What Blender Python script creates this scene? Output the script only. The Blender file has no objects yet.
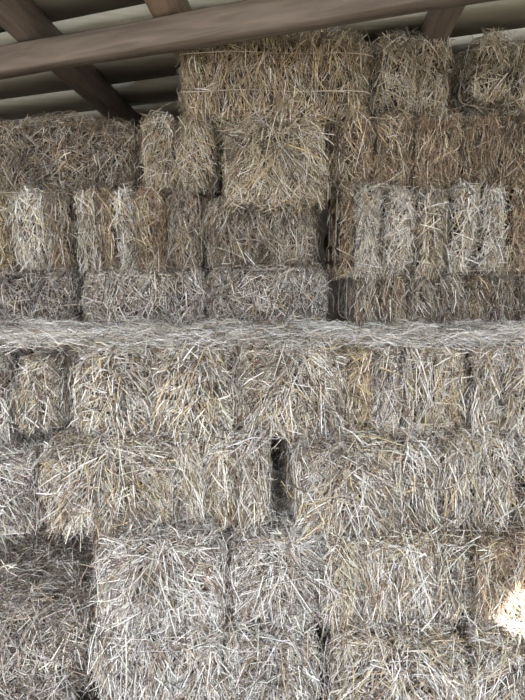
import bpy, math
import numpy as np
from mathutils import Vector, Matrix

RNG = np.random.default_rng(7)
C = bpy.context.scene.collection
EYE = 1.93            # camera height above the barn floor
PITCH = math.radians(11.0)
F = 545.0             # focal length in pixels of a 525 x 700 frame

# ------------------------------------------------------------------ materials
def new_mat(name):
    m = bpy.data.materials.new(name); m.use_nodes = True
    nt = m.node_tree
    return m, nt, nt.nodes['Principled BSDF']

def straw_material():
    m, nt, b = new_mat('straw')
    a = nt.nodes.new('ShaderNodeAttribute'); a.attribute_name = 'tint'
    n = nt.nodes.new('ShaderNodeTexNoise'); n.inputs['Scale'].default_value = 60
    tc = nt.nodes.new('ShaderNodeTexCoord')
    nt.links.new(tc.outputs['Object'], n.inputs['Vector'])
    mr = nt.nodes.new('ShaderNodeMapRange')
    mr.inputs['From Min'].default_value = .3; mr.inputs['From Max'].default_value = .7
    mr.inputs['To Min'].default_value = .78; mr.inputs['To Max'].default_value = 1.12
    nt.links.new(n.outputs['Fac'], mr.inputs['Value'])
    mx = nt.nodes.new('ShaderNodeVectorMath'); mx.operation = 'MULTIPLY'
    nt.links.new(a.outputs['Color'], mx.inputs[0]); nt.links.new(mr.outputs['Result'], mx.inputs[1])
    nt.links.new(mx.outputs['Vector'], b.inputs['Base Color'])
    b.inputs['Roughness'].default_value = .48
    b.inputs['Specular IOR Level'].default_value = .45
    return m

def wood_material(name, c1, c2, scale=(1.2, 14, 14), rough=.75):
    m, nt, b = new_mat(name)
    tc = nt.nodes.new('ShaderNodeTexCoord'); mp = nt.nodes.new('ShaderNodeMapping')
    mp.inputs['Scale'].default_value = scale
    n = nt.nodes.new('ShaderNodeTexNoise'); n.inputs['Scale'].default_value = 2.2; n.inputs['Detail'].default_value = 9
    n.inputs['Distortion'].default_value = .6
    r = nt.nodes.new('ShaderNodeValToRGB')
    r.color_ramp.elements[0].position = .3; r.color_ramp.elements[1].position = .72
    r.color_ramp.elements[0].color = (*c1, 1); r.color_ramp.elements[1].color = (*c2, 1)
    nt.links.new(tc.outputs['Object'], mp.inputs['Vector']); nt.links.new(mp.outputs['Vector'], n.inputs['Vector'])
    nt.links.new(n.outputs['Fac'], r.inputs['Fac']); nt.links.new(r.outputs['Color'], b.inputs['Base Color'])
    bp = nt.nodes.new('ShaderNodeBump'); bp.inputs['Strength'].default_value = .25; bp.inputs['Distance'].default_value = .01
    nt.links.new(n.outputs['Fac'], bp.inputs['Height']); nt.links.new(bp.outputs['Normal'], b.inputs['Normal'])
    b.inputs['Roughness'].default_value = rough
    return m

STRAW = straw_material()
WOOD = wood_material('weathered timber', (.10, .08, .068), (.20, .165, .14))
WOOD_TAN = wood_material('tan timber', (.17, .125, .09), (.32, .25, .19))
SHEET = wood_material('roof boarding', (.34, .335, .275), (.50, .49, .41), (1.0, 5, 5), .97)
WALL = wood_material('wall boarding', (.07, .06, .05), (.15, .13, .11), (3, 3, 1))
EARTH = wood_material('dusty earth', (.10, .088, .072), (.18, .16, .135), (2, 2, 2), .95)
m, nt, b = new_mat('baler twine')
n = nt.nodes.new('ShaderNodeTexNoise'); n.inputs['Scale'].default_value = 90
r = nt.nodes.new('ShaderNodeValToRGB')
r.color_ramp.elements[0].color = (.30, .27, .22, 1); r.color_ramp.elements[1].color = (.62, .58, .50, 1)
nt.links.new(n.outputs['Fac'], r.inputs['Fac']); nt.links.new(r.outputs['Color'], b.inputs['Base Color'])
b.inputs['Roughness'].default_value = .7
TWINE = m

# ------------------------------------------------------------------ helpers
def tag(o, label=None, cat=None, group=None, kind=None):
    for k, v in (('label', label), ('category', cat), ('group', group), ('kind', kind)):
        if v: o[k] = v
    return o

def mesh_obj(name, V, faces3, faces4, mat, parent=None, tint=None, smooth=True):
    """faces3 / faces4: int arrays (n,3) and (m,4)"""
    me = bpy.data.meshes.new(name)
    f3 = np.asarray(faces3, dtype=np.int32).reshape(-1, 3); f4 = np.asarray(faces4, dtype=np.int32).reshape(-1, 4)
    me.vertices.add(len(V)); me.vertices.foreach_set('co', np.asarray(V, dtype=np.float32).ravel())
    loops = np.concatenate([f3.ravel(), f4.ravel()])
    starts = np.concatenate([np.arange(len(f3)) * 3, len(f3) * 3 + np.arange(len(f4)) * 4]).astype(np.int32)
    me.loops.add(len(loops)); me.loops.foreach_set('vertex_index', loops.astype(np.int32))
    me.polygons.add(len(starts)); me.polygons.foreach_set('loop_start', starts)
    me.update(calc_edges=True); me.validate()
    if smooth: me.polygons.foreach_set('use_smooth', np.ones(len(me.polygons), dtype=bool))
    if tint is not None:
        at = me.attributes.new('tint', 'FLOAT_COLOR', 'POINT')
        at.data.foreach_set('color', np.concatenate([tint, np.ones((len(tint), 1))], axis=1).astype(np.float32).ravel())
    me.materials.append(mat)
    o = bpy.data.objects.new(name, me); C.objects.link(o)
    if parent is not None: o.parent = parent
    return o

def unit(a): return a / np.maximum(np.linalg.norm(a, axis=-1, keepdims=True), 1e-9)

class Field:
    """a smooth random scalar field made of a few sine waves"""
    def __init__(self, wave, n=7):
        d = unit(RNG.normal(size=(n, 3))); self.k = d * (2 * math.pi / (wave * RNG.uniform(.6, 1.7, (n, 1))))
        self.p = RNG.uniform(0, 6.28, n); self.n = n
    def __call__(self, P): return np.sin(P @ self.k.T + self.p).sum(axis=1) / math.sqrt(self.n / 2) * .7

PALETTE = {'ash': (.60, .60, .58),   # linear colours of single stems
    'pale':  (.66, .62, .535), 'white': (.83, .82, .80), 'gold': (.55, .445, .26), 'tan': (.41, .335, .24),
    'brown': (.21, .155, .11), 'grey': (.40, .39, .375), 'dark': (.12, .10, .085), 'rust': (.29, .19, .12)}
MIXES = {
    'golden': dict(gold=.30, pale=.20, tan=.28, brown=.20, dark=.10),
    'brown':  dict(gold=.07, pale=.15, tan=.28, brown=.27, dark=.13, rust=.15),
    'mixed':  dict(gold=.14, pale=.28, white=.12, tan=.20, brown=.18, grey=.06, dark=.10),
    'ashen':  dict(gold=.07, pale=.15, ash=.14, white=.16, tan=.12, brown=.17, grey=.09, dark=.16),
    'pale':   dict(gold=.10, pale=.34, white=.34, tan=.14, brown=.13, grey=.08, dark=.05),
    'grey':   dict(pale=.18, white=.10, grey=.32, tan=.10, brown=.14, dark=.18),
    'silver': dict(pale=.08, ash=.20, white=.18, grey=.20, tan=.08, brown=.11, dark=.16),
    'whitened': dict(white=.48, ash=.22, pale=.10, grey=.08, tan=.08, brown=.07),  # whiter stems: skylight on the ledge painted into its loose straw
    'wheat':  dict(gold=.17, pale=.34, white=.06, tan=.19, brown=.16, dark=.09),
    'shade_grey':   dict(grey=.36, dark=.36, pale=.12, brown=.09, tan=.05),  # dark stems; in the hollow they paint its shade into the straw
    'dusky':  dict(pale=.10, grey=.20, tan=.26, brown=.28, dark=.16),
}
def pick_colors(n, mix):
    names = list(MIXES[mix]); w = np.array([MIXES[mix][k] for k in names]); w /= w.sum()
    col = np.array([PALETTE[k] for k in names])[RNG.choice(len(names), n, p=w)]
    return np.clip(col * RNG.uniform(.78, 1.18, (n, 1)) * RNG.normal(1, .03, (n, 3)), .02, .85)

def stems(P, T, N, length, width, bend, droop):
    """thin three-sided bent stems; returns verts, quads (9 points each)"""
    n = len(P)
    T = unit(T); S = unit(np.cross(T, N + 1e-3)); M = np.cross(S, T)
    tw = RNG.uniform(0, 6.28, n)
    rings = []
    for k, s in enumerate((-.5, 0., .5)):
        ctr = P + T * (length * s)[:, None] + M * (bend * (1 - 4 * s * s))[:, None]
        ctr[:, 2] -= droop * (s + .5) ** 2
        taper = (1.0, .95, .6)[k]
        for j in range(3):
            a = tw + j * 2.0944
            rings.append(ctr + (S * (np.cos(a) * width * .5)[:, None] + M * (np.sin(a) * width * .3)[:, None]) * taper)
    V = np.stack(rings, axis=1).reshape(-1, 3)
    q = []
    for k in range(2):
        for j in range(3):
            q.append((k * 3 + j, k * 3 + (j + 1) % 3, k * 3 + 3 + (j + 1) % 3, k * 3 + 3 + j))
    Q = (np.arange(n)[:, None, None] * 9 + np.array(q)[None]).reshape(-1, 4)
    return V, Q

def cube_grid(n):
    """points and quads of a subdivided cube surface, -1..1 (faces not welded: they meet under the straw)"""
    g = np.linspace(-1, 1, n + 1); A, B = np.meshgrid(g, g, indexing='ij'); A = A.ravel(); B = B.ravel(); one = np.ones_like(A)
    V = []; Q = []
    i = np.arange(n)[:, None] * (n + 1) + np.arange(n)[None]; i = i.ravel()
    quad = np.stack([i, i + n + 1, i + n + 2, i + 1], axis=1)
    for k, (ax, s) in enumerate([(a, s) for a in range(3) for s in (-1, 1)]):
        c = [None] * 3; c[ax] = one * s; c[(ax + 1) % 3] = A; c[(ax + 2) % 3] = B
        V.append(np.stack(c, axis=1)); Q.append((quad if s > 0 else quad[:, ::-1]) + k * len(A))
    return np.concatenate(V), np.concatenate(Q)

def round_box(U, half, r):
    """unit-cube surface points -> rounded box surface and normals"""
    p = U * half; q = np.clip(p, -(half - r), half - r); d = p - q
    nrm = unit(d)
    return q + nrm * r, nrm

VERT = np.array([0, 0, 1.0])
def straw_piece(name, parent, centre, half, style, mix, show, density, spread, flat, lengths=(.05, .15), amp=.014, wave=.13,
                r=.05, shag=.25, pale_field=None, core_tint=(.035, .028, .021), reach=.012, bulge=.03):
    """one packed piece of straw (a flake, or a whole bale): a lumpy core and its stems.
    show: stem density factor per face (-x, x, -y, y, -z, z)"""
    half = np.array(half, dtype=float); r = min(r, half.min() * .85)
    f1, f2 = Field(wave), Field(wave * .4); ang = Field(.14); tone = Field(.07); tone2 = Field(.28)
    centre = np.array(centre, dtype=float)
    U, Q = cube_grid(10)
    P, N = round_box(U, half, r)
    f3 = Field(.42)
    def disp(P):
        u = np.abs(P / half); u.sort(axis=1)
        return amp * f1(P + centre) + amp * .85 * f2(P + centre) + .014 * f3(P + centre) + bulge * ((1 - u[:, 0] ** 2) * (1 - u[:, 1] ** 4) - .6)
    Vc = P + N * (disp(P) - .042)[:, None]
    V = [Vc + centre]; Qs = [Q]; cols = [np.tile(np.array(core_tint), (len(Vc), 1)) * RNG.uniform(.7, 1.3, (len(Vc), 1))]  # near-black core: shade deep between the stems put into its colour
    off = len(Vc)
    areas = [half[1] * half[2], half[1] * half[2], half[0] * half[2], half[0] * half[2], half[0] * half[1], half[0] * half[1]]
    for k in range(6):
        n = int(4 * areas[k] * density * show[k])
        if n < 1: continue
        ax, s = k // 2, (-1, 1)[k % 2]
        U = RNG.uniform(-1, 1, (n, 3)); U[:, ax] = s
        edge = np.abs(np.delete(U, ax, axis=1)).max(axis=1)
        P, N = round_box(U, half, r)
        # tangent frame of this face: a = "up" of the face, b = sideways
        up = VERT if ax != 2 else np.array([0, 1.0, 0]); face = np.zeros(3); face[ax] = s
        side = np.cross(up, face)
        w = P + centre
        kind = RNG.random(n)
        if style == 'end':           # cut end of a bale: stems fan out from the middle
            rr = U / np.maximum(edge[:, None], .2) * edge[:, None] ** .7
            th = np.arctan2(rr @ up * .7 - .95, rr @ side) + RNG.normal(0, .5, n)
            th = np.where(kind < flat, RNG.uniform(0, 6.28, n), th)
        else:                        # long side: stems mostly stand up and down, in drifting locks
            th = math.pi / 2 + ang(w) * .45 + RNG.normal(0, spread, n)
            th = np.where(kind < flat, RNG.uniform(0, 6.28, n), th)
        if ax == 2: th = RNG.uniform(0, 6.28, n)
        T = up[None] * np.sin(th)[:, None] + side[None] * np.cos(th)[:, None]
        # on the rounded edges follow the surface
        T = unit(T - (T * N).sum(1, keepdims=True) * N * .8)
        L = RNG.uniform(lengths[0], lengths[1], n) * RNG.choice([1, .75, 1.3, .45], n)
        stick = RNG.random(n) < shag
        lift = np.where(stick, RNG.uniform(.3, .9, n), RNG.normal(.12, .16, n))
        T = np.where((RNG.random(n) < .8) == (T @ up < 0), 1.0, -1.0)[:, None] * T if ax != 2 else T
        T = unit(T + N * lift[:, None])
        L = np.where(stick, L * .75, L)
        depth = disp(P) - .034 + .052 * RNG.random(n) ** .9
        P = P + N * depth[:, None] + centre
        P = np.where(stick[:, None], P + T * (L * .28)[:, None], P)
        L *= .86
        # keep the bale's outline: stems reach only a little past its sides
        for a_ in (0, 2):
            ext = np.abs(T[:, a_]) * L * .5; lim = half[a_] + RNG.exponential(reach * (1.6 if a_ == 2 else 1), n)
            rel = P[:, a_] - centre[a_]
            P[:, a_] = centre[a_] + np.clip(rel, -np.maximum(lim - ext, 0), np.maximum(lim - ext, 0)) if (a_ == 0 or s is None) else centre[a_] + np.clip(rel, -np.maximum(lim - ext, 0), np.maximum(lim + .015 - ext, 0))
        wd = RNG.choice([.0024, .0034, .0046, .0064], n, p=[.25, .35, .28, .12]) * RNG.uniform(.85, 1.15, n)
        v, q = stems(P, T, N, L, wd, RNG.normal(.004, .008, n) * L / .1, np.abs(RNG.normal(0, .012, n)) * (L / .12))
        c = pick_colors(n, mix)
        t = np.clip(tone(w) * .17 + tone2(w) * .15, -.5, .4)
        c = c * (1 + t)[:, None]
        if pale_field is not None:
            pm = (RNG.random(n) < pale_field)[:, None]
            c = np.where(pm, pick_colors(n, 'pale'), c)
        V.append(v); Qs.append(q + off); cols.append(np.repeat(c, 9, axis=0)); off += len(v)
    o = mesh_obj(name, np.concatenate(V), [], np.concatenate(Qs), STRAW, parent, np.clip(np.concatenate(cols), .01, .85))
    return o

def tube(name, pts, rad, mat, parent, closed=False, sides=6):
    pts = np.array(pts, dtype=float); n = len(pts)
    nxt = np.roll(pts, -1, axis=0) - np.roll(pts, 1, axis=0)
    if not closed: nxt[0] = pts[1] - pts[0]; nxt[-1] = pts[-1] - pts[-2]
    T = unit(nxt); ref = np.array([.3, .2, .93]); A = unit(np.cross(T, ref)); B = np.cross(T, A)
    a = np.arange(sides) * 2 * math.pi / sides
    V = (pts[:, None] + rad * (A[:, None] * np.cos(a)[None, :, None] + B[:, None] * np.sin(a)[None, :, None])).reshape(-1, 3)
    m = n if closed else n - 1
    i = np.arange(m)[:, None]; j = np.arange(sides)[None]
    i2 = (i + 1) % n; j2 = (j + 1) % sides
    Q = np.stack([i * sides + j, i * sides + j2, i2 * sides + j2, i2 * sides + j], axis=-1).reshape(-1, 4)
    return mesh_obj(name, V, [], Q, mat, parent)

def twine_loop(parent, half, plane, at, out=.004):
    """twine tied round a bale: plane 'xy' or 'xz' or 'yz', at the given offset on the third axis"""
    a, b_ = {'xy': (0, 1), 'xz': (0, 2), 'yz': (1, 2)}[plane]; c = 3 - a - b_
    pts = []
    ha, hb = half[a] + out, half[b_] + out; r = .045
    per = []
    for sx, sy, a0 in ((1, 1, 0), (-1, 1, 90), (-1, -1, 180), (1, -1, 270)):
        for k in range(5):
            t = math.radians(a0 + k * 22.5)
            per.append((sx * (ha - r) + r * math.cos(t), sy * (hb - r) + r * math.sin(t)))
    per = np.array(per); full = []
    for k in range(len(per)):
        p, q = per[k], per[(k + 1) % len(per)]; m = max(1, int(np.linalg.norm(q - p) / .06))
        for j in range(m): full.append(p + (q - p) * j / m)
    ph = RNG.uniform(0, 6.28)
    for k, p in enumerate(full):
        v = [0, 0, 0]; v[a], v[b_] = p; v[c] = at + .004 * math.sin(k * .9 + ph) + .003 * math.sin(k * .33 + ph)
        pts.append(v)
    return tube('twine', pts, .0022, TWINE, parent, True)

def px_to_x(u, y, z):
    """world x of frame column u on a thing standing at distance y and height z"""
    fwd = y * math.cos(PITCH) - (z - EYE) * math.sin(PITCH)
    return (u - 262.5) / F * fwd

TIER = {}     # heights of the tiers
def bale(u0, u1, y, z0, z1, label, mix='mixed', end=False, flakes=1, depth=None, lean=0.0, yaw=0.0, group='stacked straw bales', density=9500,
         spread=.5, flat=.3, amp=.014, shag=.3, lengths=(.05, .15), pale=None, twine_plane=None, twine_out=.004, top=.5, side=.7, r=.07, seams=None, wave=.13, core=(.035, .028, .021), reach=.019, bulge=.03, fgap=.012):
    zc = (z0 + z1) / 2
    x0, x1 = px_to_x(u0, y, zc), px_to_x(u1, y, zc)
    d = depth or (.92 if end else .46)
    half = np.array([(x1 - x0) / 2 - .008, d / 2, (z1 - z0) / 2 - .002])
    e = bpy.data.objects.new('straw_bale', None); C.objects.link(e)
    e.location = ((x0 + x1) / 2, y + d / 2, z0); e.rotation_euler = (0, math.radians(lean + RNG.normal(0, .8)), math.radians(yaw + RNG.normal(0, 1.6))); e.empty_display_size = .2
    tag(e, label, 'straw bale', group)
    kw = dict(mix=mix, density=density, spread=spread, flat=flat, amp=amp, shag=shag, lengths=lengths, wave=wave, core_tint=core, reach=reach, bulge=bulge)
    if end:
        # flakes lie one behind another: only the front one shows its face
        t1 = .16
        straw_piece('flake', e, (0, -half[1] + t1 / 2, half[2]), (half[0], t1 / 2, half[2]), 'end', show=(side, side, 1, 0, .4, max(top, .6)), r=min(r * 1.3, .08), pale_field=pale, **kw)
        straw_piece('straw_body', e, (0, t1 / 2, half[2]), (half[0] - .005, half[1] - t1 / 2, half[2] - .005), 'side', show=(side * .5, side * .5, .1, .02, .03, top), r=r, pale_field=pale, **kw)
        pl = twine_plane or 'yz'
    elif flakes == 1:
        straw_piece('straw_body', e, (0, 0, half[2]), half, 'side', show=(side, side, 1, .03, .35, top), r=r, pale_field=pale, **kw)
        pl = twine_plane or 'xz'
    else:
        if seams is None:
            cuts = np.linspace(-1, 1, flakes + 1); cuts[1:-1] += RNG.uniform(-.22, .22, flakes - 1) / flakes
        else:
            cuts = np.array([-1] + [2 * (s - u0) / (u1 - u0) - 1 for s in seams] + [1.0])
        mixes = [mix] if isinstance(mix, str) else mix
        for k in range(len(cuts) - 1):
            c0, c1 = cuts[k] * half[0], cuts[k + 1] * half[0]; w = (c1 - c0) / 2
            fd = half[1] - RNG.uniform(0, .03); fh = half[2] - RNG.uniform(0, .012)
            pf = None if pale is None else float(np.clip((pale[k % len(pale)] if isinstance(pale, (list, tuple)) else pale), 0, 1))
            fl = straw_piece('flake', e, ((c0 + c1) / 2, RNG.uniform(-.012, .012), half[2]), (w - fgap + .004 * RNG.random(), fd, fh), 'side', show=(side * .6, side * .6, 1, .03, .35, top), r=.06, pale_field=pf, **dict(kw, mix=mixes[k % len(mixes)], bulge=bulge * .6, reach=min(reach, .014)))
            if len(mixes) > 1: fl['label'] = {'pale': 'pale bleached flake', 'brown': 'brown flake', 'golden': 'yellow flake', 'dusky': 'dark brown flake', 'mixed': 'tan flake', 'ashen': 'greyish flake'}[mixes[k % len(mixes)]]
        pl = twine_plane or 'xz'
    hb = half.copy()
    third = {'xy': 2, 'xz': 1, 'yz': 0}[pl]
    for s in (-.42, .42):
        t = twine_loop(e, hb, pl, s * half[third], twine_out)
        t.location = (0, 0, half[2])
    return e

# ------------------------------------------------------------------ the barn
def prism(name, pts_bottom, up, mat, parent=None):
    """a timber: four bottom corners and an up vector"""
    V = [Vector(p) for p in pts_bottom] + [Vector(p) + Vector(up) for p in pts_bottom]
    Q = [(3, 2, 1, 0), (4, 5, 6, 7), (0, 1, 5, 4), (1, 2, 6, 5), (2, 3, 7, 6), (3, 0, 4, 7)]
    return Q, V

def timber(name, a, b, width, height, mat, bevel=.008):
    """a sawn timber from a to b (centre line of its underside), local x along the timber"""
    a, b = Vector(a), Vector(b); L = (b - a).length; x = (b - a).normalized()
    yv = Vector((0, 0, 1)).cross(x).normalized(); zv = x.cross(yv)
    n = 24; V = []; Q = []
    prof = [(-.5, bevel), (-.5, 1 - bevel), (.5, 1 - bevel), (.5, bevel)]
    w, h, e = width / 2, height, bevel
    ring = [(-w + e, 0), (w - e, 0), (w, e), (w, h - e), (w - e, h), (-w + e, h), (-w, h - e), (-w, e)]
    for i in range(n + 1):
        for (p, q) in ring:
            V.append((i / n * L, p + .002 * math.sin(i * 1.7 + p * 50), q + .0025 * math.sin(i * 1.1 + q * 40)))
    for i in range(n):
        for j in range(8): Q.append((i * 8 + j, i * 8 + (j + 1) % 8, i * 8 + 8 + (j + 1) % 8, i * 8 + 8 + j))
    # caps
    nv = len(V); V += [(0, 0, h / 2), (L, 0, h / 2)]; T3 = []
    for j in range(8): T3 += [(nv, (j + 1) % 8, j), (nv + 1, n * 8 + j, n * 8 + (j + 1) % 8)]
    o = mesh_obj(name, V, T3, Q, mat, smooth=False)
    o.matrix_world = Matrix.Translation(a) @ Matrix((x, yv, zv)).transposed().to_4x4()
    return o

PD = Vector((-.92, .39, 0)).normalized()      # along the boards and the beam
RD = Vector((.085, .99, -.095)).normalized()    # along the rafters
ROOF0 = Vector((0, 2.45, EYE + 1.088))          # a point of the boarding's underside
def roof_pt(s, t, dz=0): return ROOF0 + PD * s + RD * t + Vector((0, 0, dz))

SUN_DIR = Vector((-.16, .66, -.75)).normalized()      # the way sunlight travels
SPOT = Vector((px_to_x(532, 1.97, .445), 1.97, .445))   # where the shaft of sun lands
# boarding: lapped boards, one of them with a hole that lets the shaft of sun in
nrm = PD.cross(RD); nrm = nrm if nrm.z > 0 else -nrm
tt = (ROOF0 - SPOT).dot(nrm) / (-SUN_DIR).dot(nrm); HOLE = SPOT - SUN_DIR * tt
# solve for (s, t)
M2 = Matrix(((PD.x, RD.x), (PD.y, RD.y))).inverted(); d = HOLE - ROOF0
hs, ht = M2 @ Vector((d.x, d.y))
V = []; Q = []; T3 = []
def add_quad(s0, s1, t0, t1, lap):
    """a board's underside, edge and top: the far edge hangs lower by lap"""
    i = len(V)
    for dz in (0, .018):
        for (s, t) in ((s0, t0), (s1, t0), (s1, t1), (s0, t1)):
            fr = (t - tA) / (tB - tA)
            V.append(roof_pt(s, t, dz + lap * (1 - fr)))
    Q.extend([(i, i + 1, i + 2, i + 3), (i + 7, i + 6, i + 5, i + 4), (i, i + 4, i + 5, i + 1), (i + 1, i + 5, i + 6, i + 2), (i + 2, i + 6, i + 7, i + 3), (i + 3, i + 7, i + 4, i)])
wB = .40; tA = ht - wB / 2 - 4 * wB
while tA < 4.2:
    tB = tA + wB
    if tA - 1e-6 <= ht < tB: 
        hw, hd = .125, .115
        tc = min(max(ht, tA + hd + .02), tB - hd - .02)
        add_quad(-7, hs - hw, tA, tB + .02, .012); add_quad(hs + hw, 7, tA, tB + .02, .012)
        add_quad(hs - hw, hs + hw, tA, tc - hd, .012); add_quad(hs - hw, hs + hw, tc + hd, tB + .02, .012)
        k = 5
        for sx in (-1, 1):                     # broken corners make the hole roundish
            for sy in (-1, 1):
                i = len(V)
                for dz in (.004, .016):
                    V.extend([roof_pt(hs + sx * hw, tc + sy * hd, dz + .008), roof_pt(hs + sx * hw * .42, tc + sy * hd, dz + .012), roof_pt(hs + sx * hw, tc + sy * hd * .3, dz + .012)])
                T3.extend([(i, i + 1, i + 2), (i + 5, i + 4, i + 3)])
    else:
        add_quad(-7, 7, tA, tB + .02, .012)
    tA = tB
ceil = mesh_obj('ceiling', [tuple(v) for v in V], T3, Q, SHEET, smooth=False)
tag(ceil, 'underside of the barn roof in pale lapped boarding', 'roof', kind='structure')

# main beam, on the line of its underside
def beam_at(s): return Vector((-.255, 2.45, EYE + .812)) + PD * s
o = timber('roof_beam', beam_at(-2.6), beam_at(3.4), .10, .112, WOOD); tag(o, 'heavy grey timber beam crossing under the rafters above the bales', 'beam', kind='structure')
# rafters lying on the beam, under the boarding
def rafter(s, w, label, mat, drop=.16, t0=-2.85, t1=4.1):
    o = timber('rafter', roof_pt(s, t0, -drop), roof_pt(s, t1, -drop), w, drop - .004, mat); tag(o, label, 'rafter', 'rafters under the roof', 'structure')
    return o
RAFTERS = [(1.19, .115, 'weathered grey rafter crossing the beam above the dark end bale of the second tier', WOOD, .16),
           (.43, .12, 'tan rafter stub showing above the middle of the beam', WOOD_TAN, .16),
           (-.81, .11, 'grey rafter above the two-flake bale of the topmost tier', WOOD, .11)]
for r_ in RAFTERS: rafter(*r_)

def box(name, lo, hi, mat, label, cat):
    x0, y0, z0 = lo; x1, y1, z1 = hi
    V = [(x0, y0, z0), (x1, y0, z0), (x1, y1, z0), (x0, y1, z0), (x0, y0, z1), (x1, y0, z1), (x1, y1, z1), (x0, y1, z1)]
    Q = [(3, 2, 1, 0), (4, 5, 6, 7), (0, 1, 5, 4), (1, 2, 6, 5), (2, 3, 7, 6), (3, 0, 4, 7)]
    return tag(mesh_obj(name, V, [], Q, mat, smooth=False), label, cat, kind='structure')
box('floor', (-30, -40, -.12), (30, 7, 0), EARTH, 'dusty earth floor of the open barn', 'floor')
box('wall_back', (-5, 5.6, 0), (5, 5.75, 4.2), WALL, 'dark boarded barn wall behind the stack', 'wall')
box('wall_left', (-5.15, -1.5, 0), (-5, 5.75, 4.2), WALL, 'dark boarded barn wall at the stack end by the low bales', 'wall')
box('wall_right', (5, -1.5, 0), (5.15, 5.75, 4.2), WALL, 'dark boarded barn wall at the stack end by the sunlit bale', 'wall')

# ------------------------------------------------------------------ the stack
ez = lambda d: EYE + d
zL = ez(-.411)                         # top of the lower stack, the ledge
zD, zC, zB, zA = ez(-.405), ez(-.118), ez(.262), ez(.612)
UP = .98
Y = 2.74
# topmost tier
bale(181, 371, 2.64, ez(.565), ez(.945), 'long golden bale with two pale twine lines, highest of all, tucked under the beam', 'golden', twine_plane='xy', twine_out=.016, spread=.35, flat=.16, top=.8, shag=.22, pale=.12, amp=.010)
bale(375, 456, 2.70, zA + .01, ez(.965), 'pale tufted bale of two flakes in the topmost tier beside the long twined bale', 'wheat', flakes=2, seams=[418], top=1, shag=.35, pale=.1)
bale(467, 550, 2.70, zA + .035, ez(.945), 'tilted loose bale at the outer end of the topmost tier, past a dark gap', 'wheat', flakes=2, seams=[505], lean=10, top=1, shag=.35, pale=.1)
# second tier
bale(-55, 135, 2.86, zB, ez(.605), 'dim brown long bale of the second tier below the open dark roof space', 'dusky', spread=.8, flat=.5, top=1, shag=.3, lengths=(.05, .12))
bale(139, 216, 2.70, zB + .005, ez(.585), 'small bale of two flakes standing end-on at the foot of the long twined bale', 'wheat', flakes=2, seams=[176], depth=.9, shag=.38, pale=[.2, .05], top=.8)
bale(226, 328, 2.62, zB - .055, ez(.545), 'bulging end-on bale with bristling golden stems, under the long twined bale', 'wheat', end=True, shag=.4, pale=.1, lengths=(.08, .2), amp=.02)
bale(331, 548, 2.66, zB + .02, ez(.60), 'long rusty brown bale of the second tier, under the tufted top bales', 'brown', flakes=5, spread=.45, flat=.3, amp=.012, shag=.28, side=.8)
# third tier
bale(-75, 70, 2.68, zC, zB - .01, 'pale yellow bale of the third tier with broad flakes, under the dim brown bale', ['pale', 'golden', 'pale', 'dusky'], flakes=4, seams=[-36, 6, 46], fgap=.014, shag=.22, amp=.010)
bale(74, 200, 2.68, zC, zB - .008, 'bale of the third tier with alternating pale and brown flakes beside the pale yellow bale', ['pale', 'brown', 'pale', 'brown', 'dusky'], flakes=5, seams=[97, 115, 135, 168], fgap=.012, shag=.24)
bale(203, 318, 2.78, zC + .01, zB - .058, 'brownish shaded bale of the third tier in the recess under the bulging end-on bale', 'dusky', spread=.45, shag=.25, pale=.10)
bale(337, 447, 2.62, zC - .035, zB + .015, 'whitish bale of the third tier whose wide flakes puff out beside the tall dark gap', ['brown', 'pale', 'pale', 'mixed'], flakes=4, seams=[350, 383, 417], fgap=.017, shag=.36, lengths=(.06, .16), amp=.016)
bale(451, 545, 2.62, zC - .01, zB + .02, 'whitish outermost bale of the third tier with one brown flake', ['pale', 'pale', 'brown'], flakes=3, seams=[481, 512], fgap=.015, shag=.32, amp=.014)
# fourth tier, on the ledge
bale(-70, 78, 2.72, zD, zC - .01, 'dark grey bale of the fourth tier on the ledge, under the pale yellow bale', 'shade_grey', spread=.8, flat=.5, shag=.2, lengths=(.05, .13))
bale(81, 203, 2.72, zD, zC - .01, 'silvery grey bale of the fourth tier on the ledge, under the alternating flakes', 'grey', spread=.7, flat=.4, shag=.22, pale=.2)
bale(206, 329, 2.70, zD, zC - .008, 'grey brown bale on the ledge ending at the tall dark gap', 'grey', spread=.6, flat=.35, shag=.25)
bale(347, 550, 2.70, zD, zC - .035, 'long dark brown bale on the ledge, under the whitish puffed bales', ['dusky', 'brown', 'dusky'], flakes=7, spread=.35, flat=.2, shag=.25, pale=.1)
def lbale(*a, **k):
    k.setdefault('reach', .03); k.setdefault('amp', .022); k.setdefault('wave', .10); k.setdefault('bulge', .04); k.setdefault('density', 10300)
    k['amp'] = max(k['amp'], .022)
    return bale(*a, **k)
# fifth tier: first one under the ledge
z5, z6, z7 = ez(-.79), ez(-1.17), ez(-1.545)
lbale(-60, 6, 2.18, z5 - .06, zL - .005, 'pale half-seen bale at the outer edge just below the ledge, beside the rounded bale end', 'silver', end=True, shag=.2, top=1)
lbale(14, 60, 2.21, z5 + .02, zL - .07, 'narrow rounded bale end below the ledge with a dark groove round it', 'ashen', end=True, shag=.2, r=.1, amp=.010, density=11000, lengths=(.06, .15), depth=.5, top=1, reach=.008, bulge=.06)
lbale(70, 150, 2.17, z5, zL - .01, 'pale end-on bale below the ledge next to the rounded bale end', 'ashen', end=True, shag=.28, top=1.2, spread=.6)
lbale(153, 236, 2.18, z5, zL, 'end-on bale below the ledge ending at a dark brown groove', 'ashen', end=True, shag=.28, top=1.2, pale=.2)
lbale(242, 346, 2.16, z5 + .02, zL + .005, 'end-on bale below the ledge with drooping brown locks, under the tall dark gap', 'ashen', end=True, shag=.3, top=1.2, lengths=(.08, .2))
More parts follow.
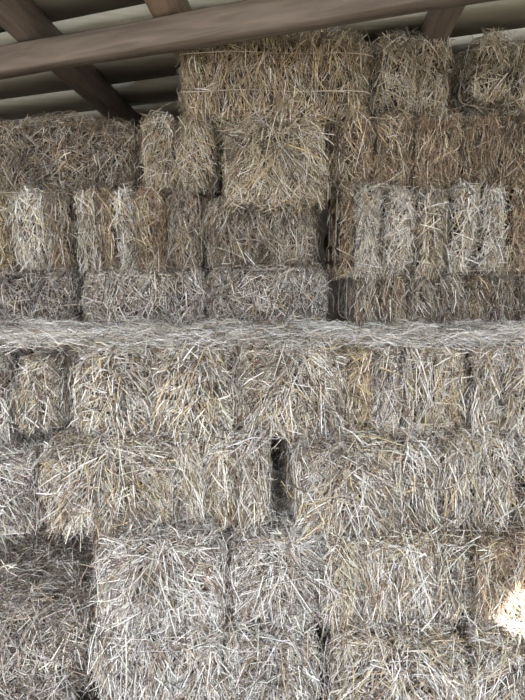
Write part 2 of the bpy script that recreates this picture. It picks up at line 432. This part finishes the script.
lbale(348, 470, 2.17, z5 + .02, zL - .02, 'bale below the ledge with folded golden stems along its upper edge', ['golden', 'ashen', 'ashen', 'mixed'], flakes=4, spread=.4, shag=.28, top=1.2, lengths=(.08, .18), pale=.2)
lbale(473, 580, 2.17, z5, zL - .005, 'outermost bale below the ledge under the long dark brown bale', 'ashen', flakes=3, spread=.45, shag=.28, top=1.2, lengths=(.07, .18), pale=.25)
# sixth tier
lbale(-75, 27, 2.10, z6 - .02, z5 - .07, 'half-seen bale overhanging the dark hollow at the outer edge of the sixth tier', 'silver', end=True, shag=.32, lengths=(.08, .2), top=1)
lbale(42, 166, 2.07, z6 + .01, z5 - .005, 'shaggy silver end-on bale overhanging the dark hollow', 'ashen', end=True, shag=.36, lengths=(.08, .21), amp=.02, top=.8)
lbale(169, 271, 2.12, z6, z5 - .005, 'yellowish bale of the sixth tier next to the dark cleft', 'ashen', flakes=3, spread=.4, shag=.3, lengths=(.09, .22), pale=.25)
lbale(294, 396, 2.05, z6, z5 + .005, 'bulging pale end-on bale of the sixth tier past the dark cleft', 'ashen', end=True, shag=.34, lengths=(.08, .2), amp=.02, top=1)
lbale(398, 560, 2.10, z6 - .02, z5 + .005, 'wide bale of the sixth tier with dark matted stems above the sunlit patch', 'ashen', flakes=4, spread=.45, shag=.32, lengths=(.07, .18), amp=.02, pale=.15, top=1)
# seventh tier
lbale(-120, 92, 2.93, z7 - .0, z6 - .03, 'deep-set dark bale at the back of the hollow', 'shade_grey', density=7000)
lbale(103, 226, 1.98, z7, z6 - .005, 'large silver bale bulging forward beside the dark hollow', 'silver', end=True, shag=.36, lengths=(.09, .22), amp=.022, top=1, density=10000)
lbale(229, 318, 2.02, z7, z6 - .01, 'shaggy hanging end-on bale of the seventh tier below the dark cleft', 'silver', end=True, shag=.32, lengths=(.10, .24), amp=.018, top=1, spread=.3)
lbale(321, 436, 1.98, z7, z6 - .005, 'long-stemmed bale of the seventh tier with hanging locks beside the sunlit bale', 'ashen', flakes=3, spread=.4, shag=.32, lengths=(.10, .24), amp=.02, top=1, pale=.3)
lbale(439, 560, 1.99, z7, z6 - .025, 'bale with a blinding patch of sunlight on its face', ['ashen', 'brown', 'brown'], flakes=3, spread=.4, shag=.3, lengths=(.08, .2), amp=.018, top=1, pale=.2)
# bottom tier
lbale(-90, 76, 1.97, .01, z7 + .09, 'bottom bale whose grey top forms the floor of the dark hollow', 'shade_grey', density=11000, depth=.9, lean=6, spread=.9, flat=.6, shag=.35, top=1.6, lengths=(.07, .18), amp=.02, r=.12)
lbale(91, 222, 1.90, .01, z7 - .005, 'silver bottom bale under the large bulging bale', 'silver', spread=.5, shag=.34, lengths=(.09, .22), amp=.02, top=1)
lbale(225, 312, 1.92, .01, z7 - .01, 'bottom bale ending at a narrow black cleft near the floor', 'silver', end=True, shag=.32, lengths=(.08, .2), amp=.018, top=1)
lbale(334, 466, 1.86, .01, z7 + .01, 'pale matted bottom bale past the narrow black cleft', 'ashen', end=True, shag=.34, lengths=(.07, .17), amp=.022, top=1.4, r=.09, pale=.35)
lbale(469, 570, 1.90, .01, z7 - .01, 'bottom bale below the patch of sunlight', 'ashen', end=True, shag=.32, lengths=(.07, .18), amp=.02, top=1.2, pale=.2)

# loose straw strewn along the ledge
def loose(name, label, n, xr, yr, zf, mix, lengths=(.06, .18)):
    P = np.stack([RNG.uniform(*xr, n), RNG.uniform(*yr, n), np.zeros(n)], axis=1)
    P[:, 2] = zf(P)
    th = RNG.normal(0, .75, n) + np.where(RNG.random(n) < .25, 1.57, 0)
    T = np.stack([np.cos(th), np.sin(th), RNG.normal(0, .22, n)], axis=1)
    N = np.tile(VERT, (n, 1)); L = RNG.uniform(*lengths, n)
    wd = RNG.choice([.0024, .0034, .0046, .006], n, p=[.3, .36, .24, .10])
    v, q = stems(P, T, N, L, wd, RNG.normal(.004, .01, n), np.abs(RNG.normal(0, .008, n)))
    o = mesh_obj(name, v, [], q, STRAW, None, np.repeat(pick_colors(n, mix), 9, axis=0))
    return tag(o, label, 'loose straw', kind='stuff')
led = Field(.2)
loose('loose_straw', 'pale loose straw strewn along the ledge in front of the fourth tier', 8000, (-1.5, 1.7), (2.15, 2.76),
      lambda P: zL + .004 + .014 * led(P) + RNG.uniform(-.006, .045, len(P)) * np.clip(1.25 - (P[:, 1] - 2.14) * 1.6, .4, 1.2), 'whitened')

# ------------------------------------------------------------------ light, camera
w = bpy.data.worlds.new('sky'); bpy.context.scene.world = w; w.use_nodes = True
wn = w.node_tree; bg = wn.nodes['Background']
# overcast sky, brightest in the veiled part round the sun, dim on the far side and below the horizon
tc = wn.nodes.new('ShaderNodeTexCoord'); dt = wn.nodes.new('ShaderNodeVectorMath'); dt.operation = 'DOT_PRODUCT'
dt.inputs[1].default_value = Vector((.12, -.80, .58)).normalized()
wn.links.new(tc.outputs['Generated'], dt.inputs[0])
rp = wn.nodes.new('ShaderNodeValToRGB'); rp.color_ramp.interpolation = 'EASE'
for e_, (p_, c_) in zip([rp.color_ramp.elements[0], rp.color_ramp.elements[1]], [(.0, (.10, .11, .13, 1)), (1.0, (1, 1, 1, 1))]): e_.position = p_; e_.color = c_
mid = rp.color_ramp.elements.new(.55); mid.color = (.44, .49, .56, 1)
wn.links.new(dt.outputs['Value'], rp.inputs['Fac'])
sep = wn.nodes.new('ShaderNodeSeparateXYZ'); wn.links.new(tc.outputs['Generated'], sep.inputs[0])
hz = wn.nodes.new('ShaderNodeMapRange'); hz.inputs['From Min'].default_value = -.04; hz.inputs['From Max'].default_value = .04; hz.inputs['To Min'].default_value = .06
wn.links.new(sep.outputs['Z'], hz.inputs['Value'])
mu = wn.nodes.new('ShaderNodeMath'); mu.operation = 'MULTIPLY'; mu.inputs[1].default_value = 4.2
wn.links.new(hz.outputs['Result'], mu.inputs[0])
wn.links.new(rp.outputs['Color'], bg.inputs['Color']); wn.links.new(mu.outputs['Value'], bg.inputs['Strength'])
s = bpy.data.lights.new('sun', 'SUN'); s.energy = 30; s.angle = math.radians(.9); s.color = (1, .95, .86)
so = bpy.data.objects.new('sun', s); C.objects.link(so); so.rotation_euler = SUN_DIR.to_track_quat('-Z', 'Y').to_euler(); so.location = (0, -6, 8)

cam = bpy.data.cameras.new('camera'); co = bpy.data.objects.new('camera', cam); C.objects.link(co)
co.location = (0, 0, EYE); co.rotation_euler = (math.pi / 2 - PITCH, 0, 0)
cam.sensor_fit = 'VERTICAL'; cam.sensor_height = 24; cam.lens = 24 * F / 700; cam.clip_start = .05
sc = bpy.context.scene; sc.camera = co
sc.cycles.use_denoising = True
sc.view_settings.view_transform = 'Standard'; sc.view_settings.look = 'None'; sc.view_settings.gamma = 1
sc.view_settings.exposure = 1.15; sc.view_settings.use_curve_mapping = False
